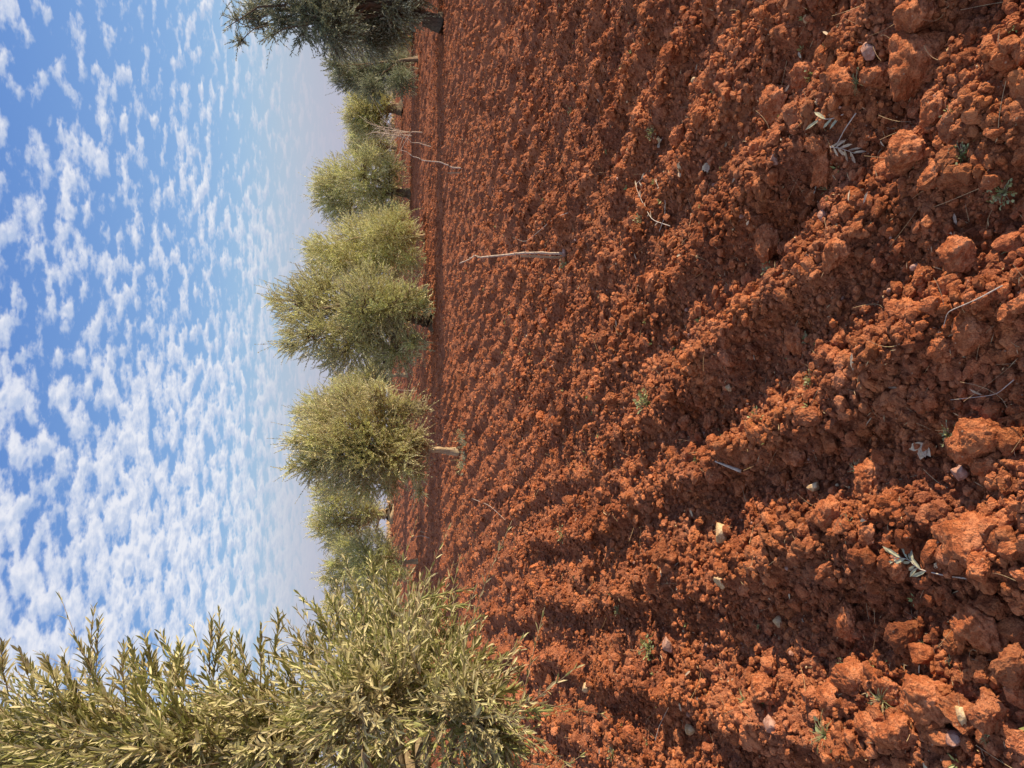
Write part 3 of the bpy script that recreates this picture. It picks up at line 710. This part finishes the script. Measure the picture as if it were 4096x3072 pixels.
olive_tree('dark treetop showing behind the upper flank of the pale-trunked tree', 31, (1640, 1620), [(1600, 1610), (1560, 1600)],
 [(1205,1655,42),(1260,1625,58),(1330,1590,60),(1400,1570,60),(1450,1600,80),(1300,1660,60)], 10, r0=.14, ntw=1300, leaf=.10, shoot=.42)
olive_tree('far olive in the gap between the two nearest lit trees, short pale trunk', 40, (1604, 1499), [(1590, 1500), (1560, 1505)],
 [(1375,1535,48),(1440,1515,58),(1500,1500,52),(1455,1575,60),(1540,1520,35)], 11, r0=.1, ntw=1100, leaf=.12, shoot=.45, bark=BARK_P)
olive_tree('far broad olive on a thick pale flaring trunk, left of the pale-trunked tree', 54, (1568, 2055), [(1552, 2055), (1525, 2050)],
 [(1290,1965,52),(1280,2060,52),(1275,2115,38),(1350,2000,70),(1345,2090,75),(1420,1990,60),(1420,2100,70),(1470,2040,60),(1330,2165,48),(1500,2130,38),(1390,2170,50)], 12, r0=.45, ntw=2500, leaf=.15, shoot=.6, flare=1.8, bark=BARK_P)
olive_tree('small pale-trunked olive behind the tip of the near foreground branch', 31, (1644, 2247), [(1600, 2250), (1570, 2240)],
 [(1330,2260,42),(1380,2190,58),(1400,2280,70),(1460,2200,75),(1480,2290,80),(1530,2170,38),(1545,2230,60),(1590,2285,42),(1350,2340,50),(1440,2370,60),(1520,2370,55),(1300,2310,30)], 13, r0=.075, ntw=2500, leaf=.095, shoot=.4, bark=BARK_P)
olive_tree('far olive mostly hidden by the near foreground branch', 50, (1578, 2430), [(1565, 2430), (1540, 2440)],
 [(1340,2430,55),(1420,2480,70),(1480,2440,70),(1520,2530,55),(1345,2530,50),(1430,2580,60)], 14, r0=.12, ntw=1200, leaf=.15, shoot=.55, bark=BARK_P)
olive_tree('far low olive crown filling the skyline behind the rounded crowns', 62, (1572, 860), [(1560, 860)],
 [(1500,900,55),(1510,980,55),(1470,1060,60),(1500,840,40)], 15, r0=.15, ntw=700, leaf=.17, shoot=.6)
olive_tree('far low olive crown on the skyline behind the biggest tree', 64, (1570, 1330), [(1560, 1330)],
 [(1500,1290,60),(1490,1390,65),(1500,1470,50)], 16, r0=.15, ntw=700, leaf=.17, shoot=.6)
olive_tree('far low olive crown on the skyline right of the pale root mound', 66, (1578, 330), [(1566, 330)],
 [(1480,330,55),(1500,250,50),(1490,400,45)], 17, r0=.15, ntw=700, leaf=.17, shoot=.6)
# near tree whose branches fill the left of the scene (bottom of the sideways photograph)
def near_tree():
    rr = np.random.default_rng(77)
    cl = [(60,3035,215,.1),(250,3005,205,-.1),(430,2975,195,.2),(620,2965,205,-.2),(820,2955,205,.1),(1020,2935,205,-.1),(1220,2925,205,.2),(1420,2820,210,-.2),(1330,2700,110,.3),(1480,2600,130,.5),
          (1560,2500,110,.6),(1450,2470,75,.7),(1640,2430,75,.7),(1600,2700,180,.0),(1760,2800,190,-.1),(1700,2560,80,.3),(1850,2700,90,.1),(1900,2900,150,-.2),(1960,2820,70,0),(2010,2960,70,-.2),
          (150,3300,260,.4),(500,3350,260,.6),(900,3350,280,.2),(1300,3300,280,.6),(1700,3300,260,.3),(1950,3250,200,.0),(-200,3100,260,.3),(60,3100,200,.6),(700,3050,220,.9),(1100,3050,220,.9),(1500,3000,220,.9)]
    d = 3.1
    # long shoots that stand out of the crown: (X0,Y0) -> (X1,Y1)
    ex = [((360,2800),(345,2425),.1),((30,2760),(-10,2540),0),((230,2760),(190,2590),0),((560,2780),(520,2580),.1),((500,2800),(470,2560),-.2),((720,2760),(690,2550),0),((850,2750),(870,2480),.2),((930,2750),(905,2550),.1),
          ((1040,2760),(1050,2490),.1),((980,2740),(975,2540),0),((1290,2700),(1150,2440),.5),((1330,2560),(1230,2340),.6),((1400,2560),(1330,2330),.6),((1180,2720),(1130,2560),.2),((1480,2500),(1370,2260),.8),
          ((1560,2480),(1490,2260),.8),((1650,2480),(1650,2290),.6),((1700,2500),(1740,2300),.5),((1600,2490),(1850,2480),.4),((1780,2620),(1890,2450),.3),((1830,2700),(1930,2560),.2),((1860,2740),(2000,2640),.1),
          ((1900,2780),(2080,2680),0),((1950,2850),(2080,2850),-.1),((1960,2900),(2110,2960),-.2),((1640,2560),(1750,2390),.4),((1250,2680),(1250,2520),.3),((150,2820),(90,2640),.0),((640,2760),(600,2600),.2)]
    P, D, L = [], [], []
    for a, b, dy in ex:
        p, q = at(a[0], a[1], d + dy), at(b[0], b[1], d + dy + rr.uniform(-.1, .1))
        for k in range(3):
            o = rr.normal(0, .03, 3)*(k > 0); P.append(p + o*2); D.append(q - p + o*2); L.append(np.linalg.norm(q - p)*(1 if k == 0 else rr.uniform(.6, .9)))
    P, D, L = np.array(P), np.array(D), np.array(L)
    n = len(P)
    root = olive_tree('near olive tree filling the bottom left, long pale leaves seen close up', d, (2330, 3700), [(2150, 3680), (1900, 3600), (1700, 3520)], cl, 78, r0=.10, ntw=2700, nleaf=22, leaf=.056, shoot=.30,
        mat=OLIVE, fine=True, depth=.3, up=.7, stems=True, wr=.108)
    fo, st = Acc(), Acc()
    shoots(fo, st, P, D, L, 26, .062, rr, True, bend=rr.normal(0, .12, (n, 3)), stemr=.0022, wr=.11)
    fo.build('shoot_leaves', OLIVE, root, loc=np.array(root.location)); st.build('shoots', TWIG, root, True, loc=np.array(root.location))
near_tree()

# suckers at the foot of the pale-trunked tree
def sucker(X, Y, rpx, label, seed, mat, n=60, ln=.22, name='olive_suckers', cat='shrub'):
    P = hit(X, Y); rr = np.random.default_rng(seed); d = np.linalg.norm(P); w = rpx/3076*d
    O = P + np.stack([rr.uniform(-w, w, n), rr.uniform(-.12, .12, n), np.zeros(n)], 1)
    D = nrm(np.stack([rr.normal(0, .5, n), rr.normal(0, .4, n), rr.uniform(.4, 1, n)], 1)); fo, st = Acc(), Acc()
    shoots(fo, st, O, D, rr.uniform(.5, 1.1, n)*ln, 14, .05, rr, False)
    o = empty(name, P, label, cat); fo.build('foliage', mat, o, loc=P); st.build('stems', TWIG, o, loc=P)
sucker(1862, 1815, 78, 'low green suckers round the foot of the slim pale trunk', 5, OLIVE_SHADE, 46, .22)
sucker(1855, 1745, 24, 'silvery sucker tuft right of the slim pale trunk, sunlit', 6, OLIVE, 14, .26)
sucker(1852, 1858, 22, 'silvery sucker tuft left of the slim pale trunk', 7, OLIVE, 14, .24)

# ------------------------------------------------------------------ saplings and stakes
def stickmesh(pts, d, r, mat, name, parent, base, k=8, wobble=.004, seed=0, stubs=0):
    rr = np.random.default_rng(seed); P = np.array([at(X, Y, d) for X, Y in pts])
    t = np.linspace(0, len(P) - 1, 5*len(P)); C = np.stack([np.interp(t, np.arange(len(P)), P[:, i]) for i in range(3)], 1)
    C[1:-1] = (C[:-2] + 2*C[1:-1] + C[2:])/4; C[1:-1] += rr.normal(0, wobble*.3, (len(C) - 2, 3))
    rad = np.linspace(r, r*.35, len(C))*(1 + .12*rr.normal(0, 1, len(C)).clip(-1, 1.5))
    ac = Acc(); tubes(ac, C, rad, k)
    if stubs:
        idx = rr.integers(3, len(C) - 1, stubs); D = nrm(rr.normal(0, 1, (stubs, 3)) + [0, 0, .6]); q = np.linspace(0, 1, 4)
        PP = C[idx][:, None] + D[:, None]*(q[:, None]*r*2.0) - D[:, None]*r*.3; tubes(ac, PP, np.linspace(r*.4, r*.15, 4)[None]*np.ones((stubs, 1)), 5)
    ac.build(name, mat, parent, True, loc=base)
    return C
def sapling(pts, r, label, seed, stubs=8, d=None):
    P0 = hit(*pts[0]); d = d or P0[1]; P0 = at(pts[0][0], pts[0][1], d); P0[2] = gz(P0[0], P0[1]) - .03
    o = empty('bare_sapling', P0, label, 'sapling', 'bare saplings in the field')
    low = (pts[0][0] + 12, pts[0][1])
    C = stickmesh([low] + pts, d, r, WHITE, 'stem', o, P0, seed=seed, stubs=stubs)
    return o, d, P0
def stake(p0, p1, w, label, d):
    A, B = at(p0[0], p0[1], d), at(p1[0], p1[1], d); A[2] = min(A[2], gz(A[0], A[1])) - .04
    ax = nrm(B - A); ux = nrm(np.cross(ax, [0, 1., 0])); uy = np.cross(ax, ux)
    ac = Acc()
    for off, hw in ((-.55, .42), (.5, .40)):                         # split cane: two laths side by side
        c = ux*off*w
        rg_ = [A, A*.66 + B*.34 + ux*w*.05, A*.33 + B*.67 - ux*w*.05, B - ax*w*abs(off)]
        V = []
        for p in rg_:
            for sx, sy in ((-1, -1), (1, -1), (1, 1), (-1, 1)): V.append(p + c + ux*sx*hw*w + uy*sy*hw*w)
        F = []
        for i in range(3):
            for j in range(4): F.append([i*4 + j, i*4 + (j + 1) % 4, (i + 1)*4 + (j + 1) % 4, (i + 1)*4 + j])
        F.append([12, 13, 14, 15]); ac.add(V, F)
    b = A.copy(); o = ac.build('wooden_stake', WOODM, loc=b)
    tag(o, label, 'stake', 'stakes beside saplings')
_, d1, _ = sapling([(2250, 1014), (2170, 1012), (2090, 1012), (2040, 1018), (1960, 1026), (1920, 1030), (1900, 1022), (1880, 1036), (1838, 1054)], .0125, 'nearest leaning whitewashed sapling in the middle of the field', 1, 14)
stake((2244, 1030), (2080, 1024), .0095, 'short split wooden stake against the nearest sapling', d1 - .09)
_, d2, _ = sapling([(1845, 672), (1808, 670), (1790, 660), (1760, 648), (1735, 646), (1692, 642), (1670, 630), (1650, 626), (1630, 608), (1604, 600)], .016, 'tall crooked sapling bending towards the top, second from the camera', 2, 10)
stake((1850, 690), (1788, 692), .014, 'pale stake standing apart left of the tall crooked sapling', d2)
_, d3, _ = sapling([(1724, 587), (1700, 580), (1675, 571), (1645, 571), (1640, 562), (1620, 548)], .02, 'crooked pale sapling beyond the tall crooked one', 3, 8)
stake((1724, 579), (1682, 568), .014, 'leaning pale stake beside the crooked pale sapling', d3)
def brush(lst, label, seed, d, fan_n=26, ln=120):
    P0 = at(lst[0][0][0], lst[0][0][1], d); P0[2] = gz(P0[0], P0[1]) - .03
    o = empty('bare_sapling', P0, label, 'sapling', 'bare saplings in the field'); rr = np.random.default_rng(seed)
    s = d/3076.
    for i, pts in enumerate(lst): C = stickmesh(pts, d, .022, WHITE, 'stem', o, P0, seed=seed + i)
    tip = C[-1]; ac = Acc(); n = fan_n; t = np.linspace(0, 1, 6)
    st = C[rr.integers(len(C)//3, len(C), n)]
    D = nrm(np.stack([rr.normal(0, .6, n), rr.normal(0, .4, n), rr.uniform(.25, 1, n)], 1)); L = rr.uniform(.4, 1.0, n)*ln*s
    PP = st[:, None] + L[:, None, None]*(D[:, None]*t[:, None] + rr.normal(0, .18, (n, 1, 3))*(t**2)[:, None]); tubes(ac, PP, np.linspace(.010, .004, 6)[None]*np.ones((n, 1)), 4)
    ac.build('twigs', WHITE, o, True, loc=P0)
brush([[(1690, 530), (1655, 527), (1640, 530), (1600, 522), (1560, 512), (1510, 508)]], 'many-branched bare sapling, uppermost of the cluster', 5, 27)
brush([[(1648, 543), (1610, 540), (1575, 540), (1530, 533)]], 'many-branched bare sapling in the middle of the cluster', 8, 31, 18, 90)
brush([[(1622, 552), (1600, 545), (1572, 542), (1540, 548)]], 'bushy pale sapling, lowest of the cluster', 12, 35, 16, 80)
_, d5, _ = sapling([(1716, 2152), (1700, 2146), (1680, 2142), (1655, 2150)], .014, 'thin bare sapling alone left of the pale-trunked tree', 6, 4)
stake((1718, 2140), (1678, 2124), .012, 'thin leaning stake by the thin bare sapling', d5)
sapling([(1662, 1562), (1640, 1562), (1600, 1560), (1575, 1556)], .018, 'thin pale sapling under the right side of the pale-trunked tree', 7, 4)
# dry pale stubble at the far edge of the field
def verge():
    rr = np.random.default_rng(5); n = 9000
    a = rr.uniform(R(-40), R(40), n); r = rr.uniform(60, 68, n); x, y = np.sin(a)*r, np.cos(a)*r; z = base_h(x, y)
    ac = Acc(); leaves(ac, np.stack([x, y, z], 1), nrm(rr.normal(0, .3, (n, 3)) + [0, 0, 1]), nrm(rr.normal(0, 1, (n, 3))), rr.uniform(.15, .5, n), rr.uniform(.02, .06, n), False)
    tag(ac.build('dry_grass', STRAW), kind='stuff')
verge()
